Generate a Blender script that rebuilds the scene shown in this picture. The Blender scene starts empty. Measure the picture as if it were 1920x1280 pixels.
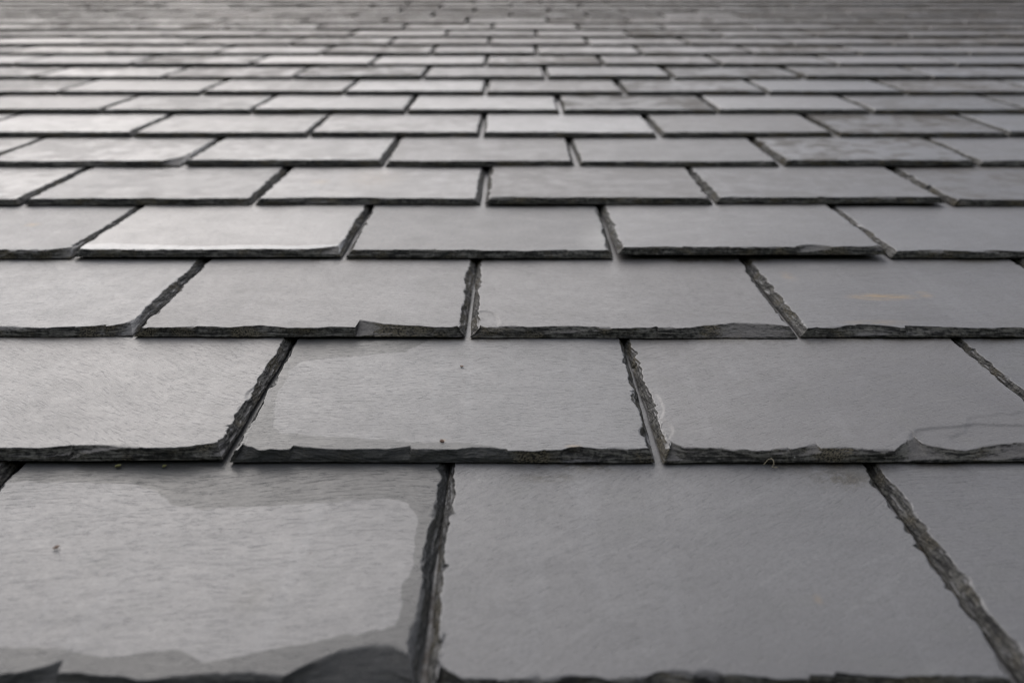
import bpy, math, random
import numpy as np
from mathutils import Matrix, Vector

# ------------------------------------------------------------------ camera, world, sun, exposure
scn = bpy.context.scene
col = scn.collection
R = math.radians

PITCH = R(38)                        # roof pitch
FPX, CX, CY, YH = 1867.0, 960.0, 640.0, -150.0   # focal length in photo pixels (35 mm), centre, vanishing line of the roof plane
TH = math.atan((CY - YH) / FPX)      # angle between the lens axis and the roof plane
WP = 0.25                            # slate pitch across the roof, metres
H = WP * math.cos(TH) / 0.798        # camera height above the roof plane
EAVE_Z = 4.2
ROOF = Matrix.Translation((0, 0, EAVE_Z)) @ Matrix.Rotation(PITCH, 4, 'X')   # roof frame: x right, y up the slope, z out of the roof

cam_d = bpy.data.cameras.new('camera')
cam = bpy.data.objects.new('camera', cam_d)
col.objects.link(cam)
cam_d.lens, cam_d.sensor_width = 35.0, 36.0
cam_d.clip_start, cam_d.clip_end = 0.02, 3000
cam.matrix_world = ROOF @ Matrix.Translation((0, 0, H)) @ Matrix.Rotation(math.pi / 2 - TH, 4, 'X')
cam_d.dof.use_dof = True
cam_d.dof.focus_distance = 0.665
cam_d.dof.aperture_fstop = 6.8
scn.camera = cam

SUN_EL, SUN_AZ = R(58), R(-40)       # azimuth measured from +y (up the roof), negative to the left
world = bpy.data.worlds.new('World')
scn.world = world
world.use_nodes = True
wn = world.node_tree
wn.nodes.clear()
sky = wn.nodes.new('ShaderNodeTexSky')
sky.sky_type = 'NISHITA'
sky.sun_disc = False
sky.sun_elevation = SUN_EL
sky.sun_rotation = SUN_AZ
sky.air_density, sky.dust_density, sky.ozone_density = 1.0, 3.0, 1.0
hsv = wn.nodes.new('ShaderNodeHueSaturation')
hsv.inputs['Saturation'].default_value = 0.5
veil = wn.nodes.new('ShaderNodeMix')                # even cloud cover drawn over the sky
veil.data_type = 'RGBA'
veil.inputs[0].default_value = 0.28
veil.inputs[7].default_value = (6.5, 6.3, 6.3, 1)
bg = wn.nodes.new('ShaderNodeBackground')
bg.inputs['Strength'].default_value = 0.11
wo = wn.nodes.new('ShaderNodeOutputWorld')
wn.links.new(sky.outputs[0], hsv.inputs['Color'])
wn.links.new(hsv.outputs[0], veil.inputs[6])
wn.links.new(veil.outputs[2], bg.inputs['Color'])
wn.links.new(bg.outputs[0], wo.inputs['Surface'])

sun_d = bpy.data.lights.new('sun', 'SUN')
sun_d.energy, sun_d.angle, sun_d.color = 1.0, R(70), (1.0, 0.965, 0.93)
sun = bpy.data.objects.new('sun', sun_d)
col.objects.link(sun)
to_sun = Vector((math.sin(SUN_AZ) * math.cos(SUN_EL), math.cos(SUN_AZ) * math.cos(SUN_EL), math.sin(SUN_EL)))
sun.rotation_euler = to_sun.to_track_quat('Z', 'Y').to_euler()
sun.location = (-3, 3, 14)

scn.view_settings.view_transform = 'Standard'
scn.view_settings.look = 'None'
scn.view_settings.gamma = 1.0
scn.view_settings.exposure = 0.95
scn.cycles.use_denoising = True
scn.cycles.filter_width = 1.1
scn.cycles.adaptive_threshold = 0.01
scn.cycles.max_bounces = 3
scn.cycles.diffuse_bounces = 2
scn.cycles.glossy_bounces = 2

# ------------------------------------------------------------------ where things lie on the roof
def plane_xy(px, py, z=0.0):
    """point of the roof plane (height z) seen at photo pixel px, py"""
    u, v = px - CX, CY - py
    dy = FPX * math.cos(TH) + v * math.sin(TH)
    dz = -FPX * math.sin(TH) + v * math.cos(TH)
    t = (H - z) / -dz
    return u * t, dy * t

def course_py(n):                    # photo row of the tail line of course n (fits the photograph to a pixel or two)
    return 1.0 / (0.982e-3 + 0.2945e-3 * (n - 1)) + YH

NC = 27                              # courses built above course 0
YC = {n: plane_xy(CX, course_py(n))[1] for n in range(0, 21)}
E = (YC[20] - YC[0]) / 20
for n in list(range(-4, 0)) + list(range(21, NC + 1)):
    YC[n] = YC[0] + n * E
LEN = 2 * E + 0.05
T = 0.0064                           # slate thickness
TILT = (T + 0.0009) / E              # each slate leans on the one below

# joints between slates, measured along each tail line: (right end of one slate, left end of the next) in photo pixels
JOINTS = {
 0: [(775, 803), (1906, 1932)],
 1: [(411, 437), (1222, 1249), (2036, 2050)],
 2: [(-375, -360), (247, 254), (869, 885), (1490, 1503), (2118, 2135)],
 3: [(-385, -375), (131, 138), (636, 650), (1147, 1163), (1659, 1675), (2185, 2195)],
 4: [(-395, -380), (30, 52), (467, 483), (896, 915), (1332, 1346), (1765, 1795), (2225, 2235)],
 5: [(-42, -30), (334, 350), (714, 726), (1073, 1091), (1457, 1475), (1828, 1842)],
 6: [(-80, -72), (243, 252), (575, 583), (896, 909), (1226, 1247), (1558, 1580), (1886, 1896)],
 7: [(-100, -92), (183, 190), (467, 474), (757, 766), (1045, 1061), (1341, 1351), (1627, 1643), (1925, 1935)],
 8: [(-160, -150), (105, 113), (371, 381), (640, 649), (905, 915), (1164, 1180), (1432, 1447), (1692, 1706)],
 9: [(57, 66), (300, 307), (545, 551), (788, 796), (1019, 1031), (1256, 1271), (1497, 1518)],
 10: [(20, 28), (240, 247), (466, 473), (690, 696), (907, 914), (1128, 1137), (1349, 1357), (1567, 1575)],
 11: [(193, 200), (398, 404), (598, 605), (805, 811), (1004, 1010), (1202, 1209), (1411, 1418), (1611, 1618)],
 12: [(145, 151), (345, 351), (541, 547), (726, 731), (914, 919), (1102, 1108), (1290, 1297), (1487, 1493)],
 13: [(295, 300), (472, 477), (651, 656), (831, 836), (1004, 1009), (1180, 1185), (1356, 1361)],
 14: [(415, 420), (586, 591), (751, 755), (921, 925), (1085, 1089), (1248, 1253)],
}

# ------------------------------------------------------------------ noise helpers (numpy)
def _h(i, seed):
    x = (np.asarray(i).astype(np.int64) * 374761393 + int(seed) * 668265263) & 0xFFFFFFFF
    x = ((x ^ (x >> 13)) * 1274126177) & 0xFFFFFFFF
    x = ((x ^ (x >> 16)) * 2246822519) & 0xFFFFFFFF
    return ((x ^ (x >> 15)) & 0xFFFFFF) / float(0xFFFFFF)

def vn1(x, seed):
    i = np.floor(x); f = x - i; f = f * f * (3 - 2 * f)
    return _h(i, seed) * (1 - f) + _h(i + 1, seed) * f

def fb1(x, seed, o=4):
    s, a, tot = 0, 1.0, 0
    for k in range(o):
        s = s + a * vn1(x * 2.03 ** k, seed + 17 * k); tot += a; a *= 0.55
    return s / tot

def vn2(x, y, seed):
    i, j = np.floor(x), np.floor(y)
    f, g = x - i, y - j
    f = f * f * (3 - 2 * f); g = g * g * (3 - 2 * g)
    def q(a, b): return _h(a + b * 7919, seed)
    return (q(i, j) * (1 - f) + q(i + 1, j) * f) * (1 - g) + (q(i, j + 1) * (1 - f) + q(i + 1, j + 1) * f) * g

def fb2(x, y, seed, o=3):
    s, a, tot = 0, 1.0, 0
    for k in range(o):
        s = s + a * vn2(x * 2.03 ** k, y * 2.03 ** k, seed + 31 * k); tot += a; a *= 0.5
    return s / tot

def sstep(a, b, x):
    t = np.clip((x - a) / (b - a), 0, 1)
    return t * t * (3 - 2 * t)

def poly_sd(X, Y, P):
    """signed distance to polygon P, positive inside"""
    d = np.full(X.shape, 1e9); ins = np.zeros(X.shape, bool)
    n = len(P)
    for a in range(n):
        (x0, y0), (x1, y1) = P[a], P[(a + 1) % n]
        ex, ey = x1 - x0, y1 - y0
        t = np.clip(((X - x0) * ex + (Y - y0) * ey) / (ex * ex + ey * ey + 1e-12), 0, 1)
        d = np.minimum(d, np.hypot(X - x0 - t * ex, Y - y0 - t * ey))
        c = ((y0 > Y) != (y1 > Y)) & (X < (x1 - x0) * (Y - y0) / (y1 - y0 + 1e-12) + x0)
        ins ^= c
    return np.where(ins, d, -d)

# ------------------------------------------------------------------ materials
def nodes_of(name):
    m = bpy.data.materials.new(name)
    m.use_nodes = True
    nt = m.node_tree
    return m, nt, nt.nodes['Principled BSDF']

def N(nt, typ, **kw):
    n = nt.nodes.new(typ)
    for k, v in kw.items():
        if k in ('inp',):
            for a, b in v.items(): n.inputs[a].default_value = b
        else:
            setattr(n, k, v)
    return n

def slate_material():
    m, nt, bs = nodes_of('slate')
    L = nt.links.new
    tc = N(nt, 'ShaderNodeTexCoord'); oi = N(nt, 'ShaderNodeObjectInfo')
    def math_(op, a, b=None, c=None, clamp=False):
        n = N(nt, 'ShaderNodeMath', operation=op, use_clamp=clamp)
        for i, v in enumerate((a, b, c)):
            if v is None: continue
            if isinstance(v, (int, float)): n.inputs[i].default_value = v
            else: L(v, n.inputs[i])
        return n.outputs[0]
    def vmath(op, a, b):
        n = N(nt, 'ShaderNodeVectorMath', operation=op)
        for i, v in enumerate((a, b)):
            if isinstance(v, tuple): n.inputs[i].default_value = v
            else: L(v, n.inputs[i])
        return n.outputs[0]
    def noise(vec, scale, detail=3, rough=0.55, dist=0.0):
        n = N(nt, 'ShaderNodeTexNoise', inp={'Scale': scale, 'Detail': detail, 'Roughness': rough, 'Distortion': dist})
        L(vec, n.inputs['Vector'])
        return n
    def ramp(v, lo, hi, a=0.0, b=1.0):
        n = N(nt, 'ShaderNodeMapRange', interpolation_type='SMOOTHSTEP')
        L(v, n.inputs[0])
        for i, q in zip((1, 2, 3, 4), (lo, hi, a, b)): n.inputs[i].default_value = q
        return n.outputs[0]
    def mix(f, a, b, mode='MIX'):
        n = N(nt, 'ShaderNodeMix', data_type='RGBA', blend_type=mode)
        if isinstance(f, (int, float)): n.inputs[0].default_value = f
        else: L(f, n.inputs[0])
        for i, v in ((6, a), (7, b)):
            if isinstance(v, tuple): n.inputs[i].default_value = (*v, 1)
            else: L(v, n.inputs[i])
        return n.outputs[2]
    def attr(name):
        return N(nt, 'ShaderNodeAttribute', attribute_name=name).outputs['Fac']
    rnd = oi.outputs['Random']
    off = N(nt, 'ShaderNodeCombineXYZ')
    for i, k in enumerate((37.0, 91.0, 13.0)): L(math_('MULTIPLY', rnd, k), off.inputs[i])
    P = vmath('ADD', tc.outputs['Object'], off.outputs[0])
    # cleavage grain: streaks that bend a little, with their own direction on each slate
    warp = noise(P, 6.0, 1)
    wv = vmath('MULTIPLY', vmath('SUBTRACT', warp.outputs['Color'], (0.5, 0.5, 0.5)), (0.05, 0.05, 0.0))
    PW = vmath('ADD', P, wv)
    rot = N(nt, 'ShaderNodeVectorRotate', rotation_type='Z_AXIS')
    L(PW, rot.inputs['Vector'])
    L(math_('MULTIPLY', math_('SUBTRACT', math_('FRACT', math_('MULTIPLY', rnd, 17.31)), 0.5), 1.5), rot.inputs['Angle'])
    g1 = noise(vmath('MULTIPLY', rot.outputs[0], (120.0, 1150.0, 120.0)), 1.0, 2, 0.6)
    g2 = noise(vmath('MULTIPLY', rot.outputs[0], (22.0, 150.0, 22.0)), 1.0, 2, 0.55)
    fine = noise(vmath('MULTIPLY', rot.outputs[0], (700.0, 1500.0, 900.0)), 1.0, 0, 0.6)
    grit = noise(P, 300.0, 2, 0.65)
    mott = noise(P, 9.0, 2, 0.6)
    mott2 = noise(P, 38.0, 3, 0.6)
    runs = noise(vmath('MULTIPLY', P, (75.0, 5.0, 5.0)), 1.0, 1, 0.5)      # faint marks where rain ran down
    lip = attr('lip')
    lam = noise(vmath('MULTIPLY', P, (60.0, 60.0, 800.0)), 1.0, 2, 0.6)
    # colour
    base = mix(ramp(mott.outputs[0], 0.3, 0.7), (0.079, 0.0765, 0.079), (0.099, 0.096, 0.0975))
    base = mix(math_('MULTIPLY', ramp(mott2.outputs[0], 0.5, 0.75), 0.35), base, (0.098, 0.098, 0.092))
    base = mix(math_('MULTIPLY', ramp(runs.outputs[0], 0.56, 0.74), 0.2), base, (0.145, 0.145, 0.15))
    base = mix(math_('MULTIPLY', ramp(g1.outputs[0], 0.42, 0.28), 0.32), base, (0.026, 0.025, 0.025))
    base = mix(math_('MULTIPLY', ramp(g2.outputs[0], 0.58, 0.72), 0.25), base, (0.14, 0.138, 0.138))
    base = mix(math_('MULTIPLY', ramp(fine.outputs[0], 0.56, 0.36), 0.30), base, (0.030, 0.029, 0.029))
    base = mix(1.0, base, oi.outputs['Color'], 'MULTIPLY')
    # lichen and soot on the older slates (amount carried by the object colour's alpha)
    lich = math_('MULTIPLY', ramp(math_('ADD', math_('MULTIPLY', mott2.outputs[0], 0.6), math_('MULTIPLY', mott.outputs[0], 0.6)), 0.51, 0.70), oi.outputs['Alpha'])
    base = mix(lich, base, mix(ramp(grit.outputs[0], 0.4, 0.65), (0.034, 0.028, 0.021), (0.084, 0.069, 0.054)))
    # rust, pale bloom
    rust = math_('MULTIPLY', attr('rust'), ramp(noise(vmath('MULTIPLY', rot.outputs[0], (60.0, 300.0, 60.0)), 1.0, 2, 0.65).outputs[0], 0.36, 0.52))
    base = mix(rust, base, (0.19, 0.125, 0.055))
    base = mix(math_('MULTIPLY', attr('pale'), 0.75), base, (0.18, 0.178, 0.17))
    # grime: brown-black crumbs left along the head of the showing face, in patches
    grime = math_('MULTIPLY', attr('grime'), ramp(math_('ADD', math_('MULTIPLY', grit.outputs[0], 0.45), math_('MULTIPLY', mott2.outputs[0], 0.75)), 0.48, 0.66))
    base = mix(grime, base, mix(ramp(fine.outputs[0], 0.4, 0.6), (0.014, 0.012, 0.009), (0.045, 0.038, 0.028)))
    # broken edge: rougher, darkened partly to stand for shade, with olive-brown weathering in places
    edgec = mix(ramp(math_('ADD', math_('MULTIPLY', grit.outputs[0], .4), math_('MULTIPLY', lam.outputs[0], .6)), 0.42, 0.62), (0.008, 0.008, 0.0075), (0.090, 0.087, 0.079))
    edgec = mix(ramp(mott2.outputs[0], 0.48, 0.66), edgec, mix(ramp(fine.outputs[0], 0.35, 0.6), (0.010, 0.009, 0.0065), (0.078, 0.068, 0.048)))
    base = mix(ramp(lip, 0.10, 0.5, 0.0, 0.92), base, edgec)
    # specks
    vor = N(nt, 'ShaderNodeTexVoronoi', inp={'Scale': 85.0}); L(P, vor.inputs['Vector'])
    sepc = N(nt, 'ShaderNodeSeparateColor'); L(vor.outputs['Color'], sepc.inputs[0])
    sp = math_('MULTIPLY', ramp(vor.outputs['Distance'], 0.075, 0.045), ramp(sepc.outputs[0], 0.955, 0.96))
    base = mix(sp, base, (0.018, 0.014, 0.011))
    vor2 = N(nt, 'ShaderNodeTexVoronoi', inp={'Scale': 110.0}); L(PW, vor2.inputs['Vector'])
    sep2 = N(nt, 'ShaderNodeSeparateColor'); L(vor2.outputs['Color'], sep2.inputs[0])
    sp2 = math_('MULTIPLY', ramp(vor2.outputs['Distance'], 0.07, 0.03), ramp(sep2.outputs[1], 0.93, 0.94))
    base = mix(math_('MULTIPLY', sp2, 0.8), base, (0.22, 0.22, 0.21))
    film = math_('MULTIPLY', ramp(attr('film'), 0.0003, 0.0016), ramp(lip, .2, .05))         # sky reflection painted as a pale bluish strip
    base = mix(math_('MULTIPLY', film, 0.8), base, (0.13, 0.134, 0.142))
    # damp patches
    damp = ramp(attr('damp'), 0.0003, 0.0014)
    base = mix(math_('MULTIPLY', damp, 0.75), base, (0.030, 0.031, 0.0315))
    L(base, bs.inputs['Base Color'])
    ro = math_('ADD', math_('MULTIPLY', grit.outputs[0], 0.16), math_('MULTIPLY', mott2.outputs[0], 0.14))
    ro = math_('ADD', ro, math_('ADD', 0.335, math_('MULTIPLY', math_('FRACT', math_('MULTIPLY', rnd, 57.7)), 0.09)))
    ro = math_('ADD', ro, math_('MULTIPLY', ramp(lip, 0.05, 0.3), 0.22))
    ro = math_('ADD', ro, math_('MULTIPLY', lich, 0.3))
    ro = math_('SUBTRACT', ro, math_('MULTIPLY', damp, 0.06))
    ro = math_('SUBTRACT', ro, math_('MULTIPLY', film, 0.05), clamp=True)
    L(ro, bs.inputs['Roughness'])
    L(math_('MULTIPLY', ramp(lip, 0.05, 0.3, 0.6, 0.12), math_('SUBTRACT', math_('SUBTRACT', 1.0, math_('MULTIPLY', damp, 0.5)), math_('MULTIPLY', lich, 0.75))), bs.inputs['Specular IOR Level'])
    # relief
    hgt = math_('ADD', math_('MULTIPLY', ramp(g1.outputs[0], 0.29, 0.44), 0.6), math_('MULTIPLY', g2.outputs[0], 0.45))
    hgt = math_('ADD', hgt, math_('MULTIPLY', fine.outputs[0], 0.22))
    hgt = math_('ADD', hgt, math_('MULTIPLY', lam.outputs[0], math_('MULTIPLY', lip, 3.0)))
    hgt = math_('ADD', hgt, math_('MULTIPLY', grit.outputs[0], math_('ADD', 0.25, math_('MULTIPLY', lip, 2.5))))
    bp = N(nt, 'ShaderNodeBump', inp={'Strength': 0.75, 'Distance': 0.00032})
    L(hgt, bp.inputs['Height'])
    L(bp.outputs[0], bs.inputs['Normal'])
    return m

def plain_material(name, c0, c1, scale, rough=0.8, bump=0.0, dist=0.002):
    m, nt, bs = nodes_of(name)
    tc = N(nt, 'ShaderNodeTexCoord')
    n = N(nt, 'ShaderNodeTexNoise', inp={'Scale': scale, 'Detail': 5.0, 'Roughness': 0.6})
    nt.links.new(tc.outputs['Object'], n.inputs['Vector'])
    mx = N(nt, 'ShaderNodeMix', data_type='RGBA')
    nt.links.new(n.outputs[0], mx.inputs[0])
    mx.inputs[6].default_value = (*c0, 1); mx.inputs[7].default_value = (*c1, 1)
    nt.links.new(mx.outputs[2], bs.inputs['Base Color'])
    bs.inputs['Roughness'].default_value = rough
    if bump:
        b = N(nt, 'ShaderNodeBump', inp={'Strength': bump, 'Distance': dist})
        nt.links.new(n.outputs[0], b.inputs['Height']); nt.links.new(b.outputs[0], bs.inputs['Normal'])
    return m

M_SLATE = slate_material()
M_DECK = plain_material('tarred_felt', (0.018, 0.018, 0.019), (0.04, 0.038, 0.036), 60.0, 0.9, 0.6)
M_GRASS = plain_material('grass', (0.028, 0.042, 0.014), (0.06, 0.07, 0.03), 3.0, 0.95)
M_MOSS = plain_material('moss', (0.06, 0.065, 0.02), (0.15, 0.14, 0.05), 900.0, 0.9, 0.8)
M_FLECK = plain_material('dry_leaf', (0.05, 0.024, 0.012), (0.12, 0.06, 0.034), 700.0, 0.7, 0.5)
M_STRAW = plain_material('straw', (0.20, 0.17, 0.12), (0.30, 0.26, 0.18), 500.0, 0.7)

# ------------------------------------------------------------------ one slate as a mesh
def slate_arrays(w, seed, step, t=T, side_b=0.0030, front_b=0.0026, rows=12, bites=(), taper=0.0, flakes=26, chips=()):
    """a dressed slate lying in x 0..w, y 0..LEN, underside at z = 0. Its edges are walls broken by overlapping flakes.
    bites: (x, y, rx, ry, depth, rim)   shallow scars on the upper face
    chips: (x, half length, depth, z0, kind, skew, power)   large flakes gone from the tail"""
    rg = np.random.RandomState(seed)
    xs = np.linspace(0, w, max(6, int(round(w / step)) + 1))
    ys = np.linspace(0, E + 0.014, max(5, int(round((E + .014) / (step * 1.25))) + 1))
    ys = np.concatenate([ys, np.linspace(E + 0.014, LEN, 4)[1:]])
    X, Y = np.meshgrid(xs, ys)
    def edge(length, b, n, ln, dp, wav, sd, extra=()):
        """setback of the broken edge at distance s along it and height f (0 underside, 1 upper face)"""
        fl = []
        for _ in range(n):
            fl.append((rg.uniform(-.01, length + .01), rg.uniform(*ln) * rg.choice([.5, 1, 1.6]), rg.uniform(*dp) * rg.choice([.5, 1, 1, 1.5]),
                       rg.uniform(0, .85), rg.randint(0, 4), rg.uniform(-.4, .4), rg.choice([.35, 1., 1., 1.6])))
        fl += list(extra)
        lay = np.sort(rg.uniform(0, 1, 5))
        def S(s, f):
            o = (fb1(s * 26, sd, 2) - .5) * wav
            d = b * f * (.55 + .9 * fb1(s * 40, sd + 1, 2))
            for c, l, dd, z0, kind, sk, p in fl:
                u = (s - c) / l
                a = np.clip(1 - u * u, 0, 1)
                if kind == 0: a = np.sqrt(a)
                elif kind == 1: a = np.where(np.abs(u) < 1, .5 + .5 * u, 0)
                elif kind == 2: a = np.where(np.abs(u) < 1, .5 - .5 * u, 0)
                zz0 = np.clip(z0 + sk * u, 0, .95)
                r = np.clip((f - zz0) / (1 - zz0), 0, 1) ** p
                d = np.maximum(d, dd * a * r + b * .35 * f)
            for q, lz in enumerate(lay):                      # thin cleaved leaves standing back from one another
                d = d + (f > lz) * np.clip(fb1(s * 85, sd + 60 + q, 3) - .47, 0, 1) * .0022
            d = d + (fb1(s * 420, sd + 9, 2) + fb1(s * 300 + f * 9, sd + 10, 2) - 1) * .00055
            return np.maximum(d, 0) + o
        return S
    SL = edge(E, side_b, flakes, (.005, .012), (.0010, .0036), .0014, seed + 100)
    SR = edge(E, side_b, flakes, (.005, .012), (.0010, .0036), .0014, seed + 200)
    SF = edge(w, front_b, flakes, (.006, .030), (.0016, .0048), .0020, seed + 300, chips)
    k = lambda d: np.exp(-np.clip(d, 0, None) / 0.009)
    tpm = lambda x, y: taper * np.clip(y / E, 0, 1.1) * (x / w * 2 - 1)
    def place(x, y, f):
        sf = SF(x, f)
        return x + SL(y, f) * k(x) - SR(y, f) * k(w - x) + tpm(x, y), y + sf * np.exp(-np.clip(y, 0, None) / np.maximum(.009, 1.7 * sf))
    one = np.ones_like(X)
    PX, PY = place(X, Y, one)
    z = t + (fb2(X * 9, Y * 9, seed + 600, 2) - .5) * 0.0012 + (fb2(X * 26, Y * 55, seed + 601, 3) - .5) * 0.00028
    rim_ = np.zeros_like(X)
    for (bx, by, rx, ry, dep, rim) in bites:
        e = np.hypot((PX - bx) / rx, (PY - by) / ry)
        e = e * (1 + .30 * (fb2(PX * 55, PY * 55, seed + 500, 3) - .5)) + .05 * (fb2(PX * 260, PY * 260, seed + 501, 2) - .5)
        ins = np.clip(1 - e, 0, 1)
        bowl = rim * sstep(0, .06, ins) + (1 - rim) * (1 - (1 - ins) ** 2)
        bowl = bowl + .018 * np.sin(e * 21 + 5 * fb2(PX * 30, PY * 30, seed + 502, 2)) * sstep(.05, .2, ins)
        z = z - dep * t * bowl
        rim_ = np.maximum(rim_, sstep(0, .05, ins))
    z = np.maximum(z, .12 * t)
    ny, nx = X.shape
    V = np.stack([PX, PY, z], -1).reshape(-1, 3)
    idx = np.arange(nx * ny).reshape(ny, nx)
    Q = [np.stack([idx[:-1, :-1], idx[:-1, 1:], idx[1:, 1:], idx[1:, :-1]], -1).reshape(-1, 4)]
    rq = rim_.reshape(-1)[Q[0]]
    smooth = [np.ones(len(rq), bool)]
    ring = np.concatenate([idx[0, :], idx[1:, -1], idx[-1, -2::-1], idx[-2:0:-1, 0]])
    rx_, ry_, rz_ = X.reshape(-1)[ring], Y.reshape(-1)[ring], V[ring, 2]
    nr = len(ring); a = np.arange(nr); b = (a + 1) % nr
    prev = ring
    Vs, lips = [V], [np.zeros(len(V))]
    base = len(V)
    sidev = sstep(-.001, .002, ry_ - np.minimum(rx_, w - rx_))
    px_, py_ = V[ring, 0], V[ring, 1]
    for r in range(1, rows + 1):
        f = 1 - r / rows
        x_, y_ = place(rx_, ry_, np.full(nr, f))
        run = np.hypot(px_ - x_, py_ - y_) / (t / rows)        # how far this step of the wall lies back: 0 sheer, large for a cleaved ledge
        px_, py_ = x_, y_
        ledge = sstep(.9, 2.6, run)
        jig = (fb1((rx_ + ry_) * 200, seed + 700 + r, 2) - .5) * .9 / rows if 0 < r < rows else 0
        Vs.append(np.stack([x_, y_, rz_ * np.clip(f + jig, 0, 1)], -1))
        lips.append((1 - .56 * sidev) * (1 - .75 * ledge))
        cur = base + a
        Q.append(np.stack([cur, cur[b], prev[b], prev[a]], -1))
        smooth.append(np.zeros(nr, bool))
        prev = cur; base += nr
    return np.concatenate(Vs), np.concatenate(Q), np.concatenate(lips), np.concatenate(smooth), prev

def build_mesh(name, arr, attrs):
    V, Q, lip, smooth, under = arr
    me = bpy.data.meshes.new(name)
    nq, nu = len(Q), len(under)
    me.vertices.add(len(V)); me.vertices.foreach_set('co', V.astype(np.float32).ravel())
    me.loops.add(nq * 4 + nu)
    me.loops.foreach_set('vertex_index', np.concatenate([Q.ravel(), under[::-1]]).astype(np.int32))
    me.polygons.add(nq + 1)
    me.polygons.foreach_set('loop_start', np.append(np.arange(nq) * 4, nq * 4).astype(np.int32))
    me.polygons.foreach_set('use_smooth', np.append(smooth, False))
    me.update(calc_edges=True)
    for k, v in dict(attrs, lip=lip).items():
        a = me.attributes.new(k, 'FLOAT', 'POINT')
        a.data.foreach_set('value', v.astype(np.float32))
    me.materials.append(M_SLATE)
    return me

# ------------------------------------------------------------------ the ground far below, the roof
def grid_obj(name, verts, faces, mat, parent=None):
    me = bpy.data.meshes.new(name); me.from_pydata(verts, [], faces); me.materials.append(mat)
    o = bpy.data.objects.new(name, me); col.objects.link(o)
    if parent: o.parent = parent
    return o

g = grid_obj('ground', [(-900, -900, 0), (900, -900, 0), (900, 900, 0), (-900, 900, 0)], [(0, 1, 2, 3)], M_GRASS)
g['kind'] = 'structure'

roof = bpy.data.objects.new('slate_roof', None)
col.objects.link(roof)
roof.matrix_world = ROOF
roof.empty_display_size = 0.2
roof['label'] = 'grey slate roof of overlapping slates rising away from the viewer'
roof['category'] = 'roof'
roof['kind'] = 'thing'

XM = 4.6
y0, y1 = YC[-3] + 0.03, YC[NC] + LEN
zt, zb = -TILT * LEN - 0.004, -TILT * LEN - 0.03
dv = [(-XM, y0, zb), (XM, y0, zb), (XM, y1, zb), (-XM, y1, zb), (-XM, y0, zt), (XM, y0, zt), (XM, y1, zt), (-XM, y1, zt)]
df_ = [(3, 2, 1, 0), (4, 5, 6, 7), (0, 1, 5, 4), (1, 2, 6, 5), (2, 3, 7, 6), (3, 0, 4, 7)]
grid_obj('roof_deck', dv, df_, M_DECK, roof)

# ------------------------------------------------------------------ what the photograph shows on particular slates
# keyed by (course, index of the slate = index of the joint on its left, -1 for the one left of the first joint); all marks in photo pixels
LIGHT = {   # outline of the dry part; beyond it damp darkening, on upper courses painted sky sheen
 (0, -1): [(-420, 900), (-60, 888), (60, 884), (240, 889), (285, 903), (322, 930), (380, 938), (470, 931), (640, 924), (725, 917), (765, 926), (776, 955), (771, 1040), (752, 1110), (735, 1166), (690, 1180), (560, 1206), (445, 1232), (385, 1237), (340, 1214), (300, 1222), (200, 1231), (130, 1223), (100, 1213), (0, 1215), (-560, 1215)],
 (1, 0): [(566, 664), (640, 656), (762, 648), (900, 560), (1175, 560), (1290, 900), (1010, 870), (930, 836), (850, 830), (760, 828), (640, 820), (528, 812), (512, 797), (514, 760), (525, 722), (545, 685)],
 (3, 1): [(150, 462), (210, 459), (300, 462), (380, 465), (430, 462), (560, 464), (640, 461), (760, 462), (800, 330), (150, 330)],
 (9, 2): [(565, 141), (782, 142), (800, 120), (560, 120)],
}
BITES = {   # px, py, half-width px, half-depth px, depth as a share of the thickness, share of it that drops at the rim
 (1, 1): [(1890, 836, 200, 42, .16, .55), (2000, 850, 190, 80, .09, .6), (1214, 752, 32, 34, .14, .5), (1232, 802, 28, 24, .14, .5)],
 (2, 2): [(898, 604, 40, 22, .12, .8)],
 (1, -1): [(486, 735, 26, 20, .2, .5)],
}
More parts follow.
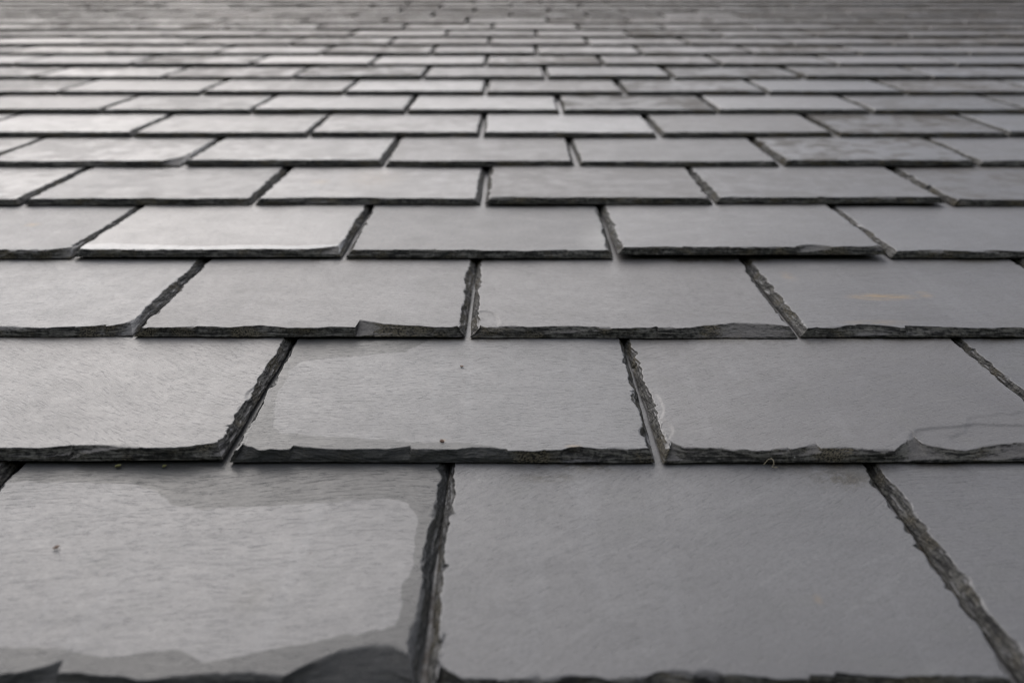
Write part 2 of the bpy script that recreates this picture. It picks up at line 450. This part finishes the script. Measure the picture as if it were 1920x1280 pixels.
CHIPS = {   # px from, px to, photo row the break reaches, z0, kind (0 and 3 arcs, 1 and 2 wedges), skew, power
 (0, -1): [(515, 885, 1214, .2, 3, .25, .9), (-10, 98, 1240, .2, 1, .1, .8), (560, 800, 1236, .1, 0, -.2, .6)],
 (0, 0): [(800, 870, 1246, .1, 2, 0, .8), (1200, 1330, 1262, .4, 3, .2, 1.)],
 (1, 0): [(440, 490, 834, .3, 2, 0, .7), (545, 650, 840, .45, 2, .2, .7), (690, 770, 838, .2, 1, .1, 1.), (850, 950, 841, .5, 0, .1, .7)],
 (1, 1): [(1672, 1742, 818, .15, 1, .2, .7), (1715, 1830, 828, .3, 2, .1, .8), (1462, 1540, 836, .5, 1, .2, .6), (1248, 1300, 826, .2, 2, 0, .7), (1800, 2060, 832, .35, 3, .2, .7)],
 (1, -1): [(330, 425, 836, .2, 1, .1, .8), (140, 260, 846, .5, 0, -.2, .5), (-60, 60, 846, .4, 3, .2, .7)],
 (2, 1): [(668, 770, 602, .3, 2, .2, .7), (700, 880, 610, .1, 2, .1, .9), (255, 290, 620, .2, 2, 0, .7)],
 (2, 2): [(1280, 1530, 606, .1, 3, .1, .9), (885, 915, 610, .2, 2, 0, .7), (990, 1130, 614, .5, 0, .2, .6)],
 (2, 3): [(1560, 1700, 611, .2, 3, .25, .8), (1700, 1860, 613, .35, 2, .1, .8)],
 (2, 0): [(185, 300, 594, .15, 1, .1, .8), (60, 140, 624, .5, 0, 0, .6)],
 (3, 0): [(75, 160, 462, .15, 1, .1, .8)],
 (3, 3): [(1490, 1560, 468, .5, 0, .2, .6), (1590, 1660, 470, .4, 1, .2, .6)],
 (3, 1): [(560, 650, 464, .3, 1, .1, .7)],
 (4, 5): [(1795, 1830, 372, .3, 2, 0, .7)],
 (5, 0): [(300, 345, 288, .3, 1, 0, .7)],
}
BLOBS = {   # px, py, half-width, half-height, kind, strength
 (2, 3): [(1655, 553, 62, 7, 'rust', 1.), (1735, 548, 14, 7, 'rust', .6), (1640, 606, 60, 6, 'rust', .35), (1480, 510, 14, 10, 'rust', .4)],
 (3, 2): [(1135, 450, 48, 34, 'pale', 1.0)],
 (0, 0): [(1585, 880, 75, 22, 'grime', 1.0), (1535, 1120, 9, 12, 'rust', .3), (1030, 878, 60, 10, 'grime', .8)],
 (0, -1): [(468, 1112, 45, 36, 'grime', .35)],
 (3, 0): [(60, 416, 14, 5, 'rust', .7)],
 (4, 2): [(600, 338, 20, 6, 'rust', .4), (700, 330, 60, 22, 'rust', .25)],
 (1, 0): [(830, 826, 5, 3, 'rust', 1.2), (1075, 838, 16, 4, 'rust', .6)],
}
LIFT = {(3, 3): 0.0046, (4, 3): 0.0024, (4, 4): 0.0024, (5, 4): 0.0012, (2, 1): 0.0012, (3, 1): 0.0022, (3, 2): 0.0008, (5, 3): 0.0009}
LABELS = {
 (0, -1): 'bottom left slate with a dark damp border and a large flake broken from its lower edge',
 (1, 0): 'slate with a damp dark margin along its left and lower edge',
 (2, 3): 'slate with an orange rust streak across its face',
 (3, 1): 'slate with a wet strip along its lower edge, its sky sheen painted pale',
 (3, 3): 'slate lifted clear of the course below with a black gap under it',
 (1, 1): 'slate with a jagged lower edge and a shallow flake scar at its right corner',
}

def ends(n):
    """all slates of course n as (left, right, key index), roof metres, reaching past both sides of the picture"""
    y = YC[n]; half = 3.6
    if n in JOINTS:
        js = [(plane_xy(a, course_py(n))[0], plane_xy(b, course_py(n))[0]) for a, b in JOINTS[n]]
    else:
        rr = random.Random(1000 + n)
        ph = (0.5 if n % 2 else 0.0) * WP + rr.uniform(-.02, .02)
        js = [(ph - 0.003, ph + 0.003)]
    js = [((a + b) / 2 - max((b - a) * (.25 if n < 7 else .2), .0013), (a + b) / 2 + max((b - a) * (.25 if n < 7 else .2), .0013)) for a, b in js]   # the corners are chipped: the slates themselves stand closer
    rr = random.Random(500 + n)
    pre = []
    a = js[0][0]
    while a > -half:
        a -= WP + rr.uniform(-.004, .004)
        gq = rr.uniform(.0025, .005); pre.append((a - 0.0, a + gq))
    post = []
    b = js[-1][1]
    while b < half:
        b += WP + rr.uniform(-.004, .004)
        gq = rr.uniform(.0025, .005); post.append((b - gq, b))
    alls = pre[::-1] + js + post
    k0 = -len(pre)
    return [(alls[i][1], alls[i + 1][0], k0 + i) for i in range(len(alls) - 1)]

def half_width(y):                   # half the picture's width on the roof at slope distance y
    Z = y * math.cos(TH) + H * math.sin(TH)
    return 960 / FPX * Z

def tint(n, x, rr, key):
    """real colour differences from slate to slate; the upper courses are older, browner and spotted with lichen"""
    v = rr.gauss(1.0, 0.08 if n < 3 else .11)
    w = rr.uniform(-0.028, 0.028)
    age = min(max((n - 9.0) / 5.5, 0), 1)
    xr = x / max(half_width(YC[n]), .3)
    lich = rr.uniform(0, .25) if n >= 4 else 0.0
    if n >= 9 and rr.random() < 0.25 + 0.25 * max(xr, 0): lich = rr.uniform(.35, .9)
    if n >= 11: lich = max(lich, (.35 + .65 * age) * rr.uniform(.4, .85))
    if key in LICHEN: lich = LICHEN[key] * .65; v *= .9
    v *= 1 - (0.26 + .12 * max(xr, 0)) * age
    if n >= 10 and rr.random() < 0.13: v *= 1.25; lich *= .3
    return (v * (1 + w + .22 * age), v * (1 + .03 * age), v * (1 - w - .12 * age), lich)

LICHEN = {(4, 5): .55, (5, 4): .95, (6, 5): 1.0, (7, 4): 1.0, (8, 5): .9, (8, 7): 1.0, (8, 0): .7, (7, 6): .5, (9, 0): .6, (9, -1): .8, (10, 0): .6, (9, 6): .5, (5, 0): .35}

# shared meshes for the slates that are too far off to be told apart by their edges
VARIANTS = []
VW = WP - 0.006
for i in range(10):
    VARIANTS.append(('far', slate_arrays(VW, 9000 + 71 * i, 0.006, rows=4)))
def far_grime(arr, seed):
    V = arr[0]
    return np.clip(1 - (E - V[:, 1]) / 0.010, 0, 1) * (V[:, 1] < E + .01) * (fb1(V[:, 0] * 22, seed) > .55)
FAR = [build_mesh('slate', a, {'grime': far_grime(a, 50 + i)}) for i, (_, a) in enumerate(VARIANTS)]
CHEAP = slate_arrays(VW, 77, 0.04, rows=2, flakes=6)

def slate_matrix(x, y, lift, yaw):
    return Matrix.Translation((x, y, 0)) @ Matrix.Rotation(yaw, 4, 'Z') @ Matrix.Rotation(-TILT - lift / LEN, 4, 'X') @ Matrix.Translation((0, 0, 0)) if lift == 0 else \
        Matrix.Translation((x, y, lift)) @ Matrix.Rotation(yaw, 4, 'Z') @ Matrix.Rotation(-TILT - lift / LEN, 4, 'X')

outV, outQ, outL, outS = [], [], [], []
n_parts = 0
for n in range(-3, NC + 1):
    hw = half_width(max(YC[n] + E, 0.1)) + 0.02
    for (xl, xr_, ki) in ends(n):
        rr = random.Random(n * 1000 + ki * 7 + 3)
        w = xr_ - xl
        vis = 0 <= n <= 20 and xr_ > -hw and xl < hw
        lift = LIFT.get((n, ki), rr.uniform(0, .0010))
        yaw = rr.uniform(-.005, .005)
        if not vis:
            V, Q, lip, sm, under = CHEAP
            A = V.copy(); A[:, 0] *= w / VW
            Mx = np.array(slate_matrix(xl, YC[n], lift, yaw))
            A = A @ Mx[:3, :3].T + Mx[:3, 3]
            off = sum(len(v) for v in outV)
            outV.append(A); outQ.append(Q + off); outL.append(lip); outS.append(sm)
            continue
        key = (n, ki)
        dy = rr.uniform(-.0024, .0024) if n > 2 else rr.uniform(-.0012, .0012)
        roll = rr.uniform(-.0028, .0028)
        mw = slate_matrix(xl, YC[n] + dy, lift + abs(roll) * w * .5, yaw) @ Matrix.Translation((w / 2, 0, 0)) @ Matrix.Rotation(roll, 4, 'Y') @ Matrix.Translation((-w / 2, 0, 0))
        if n <= 6:
            step = {0: .0012, 1: .0011, 2: .0012, 3: .0016, 4: .0020, 5: .0025, 6: .0030}[n]
            t = T * rr.uniform(.90, 1.02)
            zc = T
            def loc(px, py):
                x, y = plane_xy(px, py, zc * .9)
                return x - xl, y - YC[n] - dy
            bites = []
            for (px, py, rx, ry, dep, rim) in BITES.get(key, []):
                cx, cy = loc(px, py); ex, _ = loc(px + rx, py); _, ey = loc(px, py - ry)
                bites.append((cx, cy, ex - cx, ey - cy, dep, rim))
            chips = []
            for (pa, pb, pt, z0, kind, sk, p) in CHIPS.get(key, []):
                xa, _ = plane_xy(pa, course_py(n)); xb, _ = plane_xy(pb, course_py(n))
                chips.append(((xa + xb) / 2 - xl, (xb - xa) / 2, max(loc((pa + pb) / 2, pt)[1], .002), z0, kind, sk, p))
            arr = slate_arrays(w, 13 + n * 997 + (ki + 40) * 31, step, t=t, bites=bites, chips=chips,
                               side_b=rr.uniform(.0032, .0050), front_b=rr.uniform(.0014, .0026), taper=.0014,
                               rows={0: 14, 1: 14, 2: 12, 3: 9, 4: 7, 5: 6, 6: 5}[n])
            V = arr[0]
            X, Y = V[:, 0], V[:, 1]
            sd = n * 77 + ki
            at = {}
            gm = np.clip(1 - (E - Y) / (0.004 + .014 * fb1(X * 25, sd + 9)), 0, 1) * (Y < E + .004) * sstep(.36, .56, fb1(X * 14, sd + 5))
            for (px, py, rx, ry, kind, st) in BLOBS.get(key, []):
                cx, cy = loc(px, py); ex, _ = loc(px + rx, py); _, ey = loc(px, py - ry)
                q = np.clip(1.25 - np.hypot((X - cx) / (ex - cx), (Y - cy) / (ey - cy)), 0, 1) * st
                if kind == 'grime': gm = np.maximum(gm, q)
                else: at[kind] = np.maximum(at.get(kind, 0), q)
            at['grime'] = gm
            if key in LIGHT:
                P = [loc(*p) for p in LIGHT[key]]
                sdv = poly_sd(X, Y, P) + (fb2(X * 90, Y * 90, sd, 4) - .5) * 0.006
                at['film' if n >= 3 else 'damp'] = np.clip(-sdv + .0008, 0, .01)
            me = build_mesh('slate', arr, at)
            o = bpy.data.objects.new('slate', me)
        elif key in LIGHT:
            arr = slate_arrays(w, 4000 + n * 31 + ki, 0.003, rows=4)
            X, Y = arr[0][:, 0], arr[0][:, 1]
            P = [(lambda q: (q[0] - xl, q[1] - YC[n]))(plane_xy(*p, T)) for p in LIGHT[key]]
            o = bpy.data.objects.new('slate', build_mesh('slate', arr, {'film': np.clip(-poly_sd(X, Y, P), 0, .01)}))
        else:
            o = bpy.data.objects.new('slate', FAR[rr.randrange(len(FAR))])
            mw = mw @ Matrix.Diagonal((w / VW, 1, rr.uniform(.85, 1.05), 1))
        col.objects.link(o)
        o.parent = roof
        o.matrix_local = mw
        o.color = tint(n, (xl + xr_) / 2, rr, key)
        if key in LABELS: o['label'] = LABELS[key]
        n_parts += 1

arr = (np.concatenate(outV), np.concatenate(outQ), np.concatenate(outL), np.concatenate(outS), np.array([0, 1, 2]))
me = bpy.data.meshes.new('outlying_slates')
V, Q = arr[0], arr[1]
me.vertices.add(len(V)); me.vertices.foreach_set('co', V.astype(np.float32).ravel())
me.loops.add(Q.size); me.loops.foreach_set('vertex_index', Q.astype(np.int32).ravel())
me.polygons.add(len(Q)); me.polygons.foreach_set('loop_start', (np.arange(len(Q)) * 4).astype(np.int32))
me.update(calc_edges=True)
a = me.attributes.new('lip', 'FLOAT', 'POINT'); a.data.foreach_set('value', arr[2].astype(np.float32))
me.materials.append(M_SLATE)
o = bpy.data.objects.new('outlying_slates', me)
col.objects.link(o); o.parent = roof
o['kind'] = 'stuff'
print('slates as parts:', n_parts)

# ------------------------------------------------------------------ crumbs lying on the slates
def on_slate(px, py):
    """roof-frame point on the face of the slate seen at a photo pixel"""
    x, y = plane_xy(px, py, T)
    for n in range(0, 21):
        if YC[n] <= y < YC[n] + E:
            z = T - TILT * (y - YC[n])
            x, y = plane_xy(px, py, z)
            return Vector((x, y, z))
def crumb(name, px, py, size, mat, label, cat, seed, flat=0.45, lobes=5):
    rg = np.random.RandomState(seed)
    import bmesh
    bm = bmesh.new()
    bmesh.ops.create_icosphere(bm, subdivisions=3, radius=1.0)
    d = rg.normal(size=(lobes, 3)); d /= np.linalg.norm(d, axis=1)[:, None]
    for v in bm.verts:
        c = np.array(v.co)
        r = 0.7 + 0.5 * max(0, (d @ c).max()) ** 3 + 0.12 * float(fb2(np.array(c[0] * 3 + 5), np.array(c[1] * 3 + c[2] * 2), seed))
        v.co = Vector(c * r * size)
        v.co.z *= flat
        v.co.x *= 1.4
    me = bpy.data.meshes.new(name); bm.to_mesh(me); bm.free(); me.materials.append(mat)
    o = bpy.data.objects.new(name, me); col.objects.link(o)
    p = on_slate(px, py)
    o.matrix_world = ROOF @ Matrix.Translation(p + Vector((0, 0, size * flat * .6))) @ Matrix.Rotation(rg.uniform(0, 3), 4, 'Z')
    o['label'] = label; o['category'] = cat
crumb('leaf_crumb', 105, 1026, .0011, M_FLECK, 'tiny rust brown leaf crumb on the damp edged bottom left slate', 'leaf crumb', 3)
crumb('leaf_crumb', 828, 827, .0013, M_FLECK, 'tiny red brown leaf crumb near the lower edge of the damp margined middle slate', 'leaf crumb', 5)
crumb('leaf_crumb', 866, 687, .0010, M_FLECK, 'tiny dark leaf crumb high on the middle slate with the damp margin', 'leaf crumb', 6)
crumb('moss_tuft', 222, 874, .0012, M_MOSS, 'left one of two tiny yellow green moss tufts under a slate edge at lower left', 'moss', 8, .6, 9)
crumb('moss_tuft', 308, 874, .0009, M_MOSS, 'right one of two tiny yellow green moss tufts under a slate edge at lower left', 'moss', 9, .6, 9)

pts = [(0, 0, .0004), (.0012, .0006, .0018), (.0024, .0006, .0036), (.0038, -.0006, .0048), (.0048, -.002, .0042), (.0048, -.0034, .0026), (.0038, -.004, .0012), (.0052, -.0036, .0007), (.007, -.003, .0005)]
fv, ff = [], []
for i_, p_ in enumerate(pts):
    a_ = Vector(pts[min(i_ + 1, len(pts) - 1)]) - Vector(pts[max(i_ - 1, 0)])
    sx = a_.cross(Vector((0, 0, 1))).normalized(); sy = a_.cross(sx).normalized()
    for k_ in range(5):
        fv.append(Vector(p_) + (sx * math.cos(k_ * 1.2566) + sy * math.sin(k_ * 1.2566)) * 0.00022)
    if i_:
        for k_ in range(5):
            q_ = (k_ + 1) % 5
            ff.append(((i_ - 1) * 5 + k_, (i_ - 1) * 5 + q_, i_ * 5 + q_, i_ * 5 + k_))
o = grid_obj('dry_fibre', [tuple(v_) for v_ in fv], ff, M_STRAW)
o.matrix_world = ROOF @ Matrix.Translation(on_slate(1432, 872))
o['label'] = 'thin curled dry fibre caught under the jagged slate edge at right'
o['category'] = 'plant fibre'
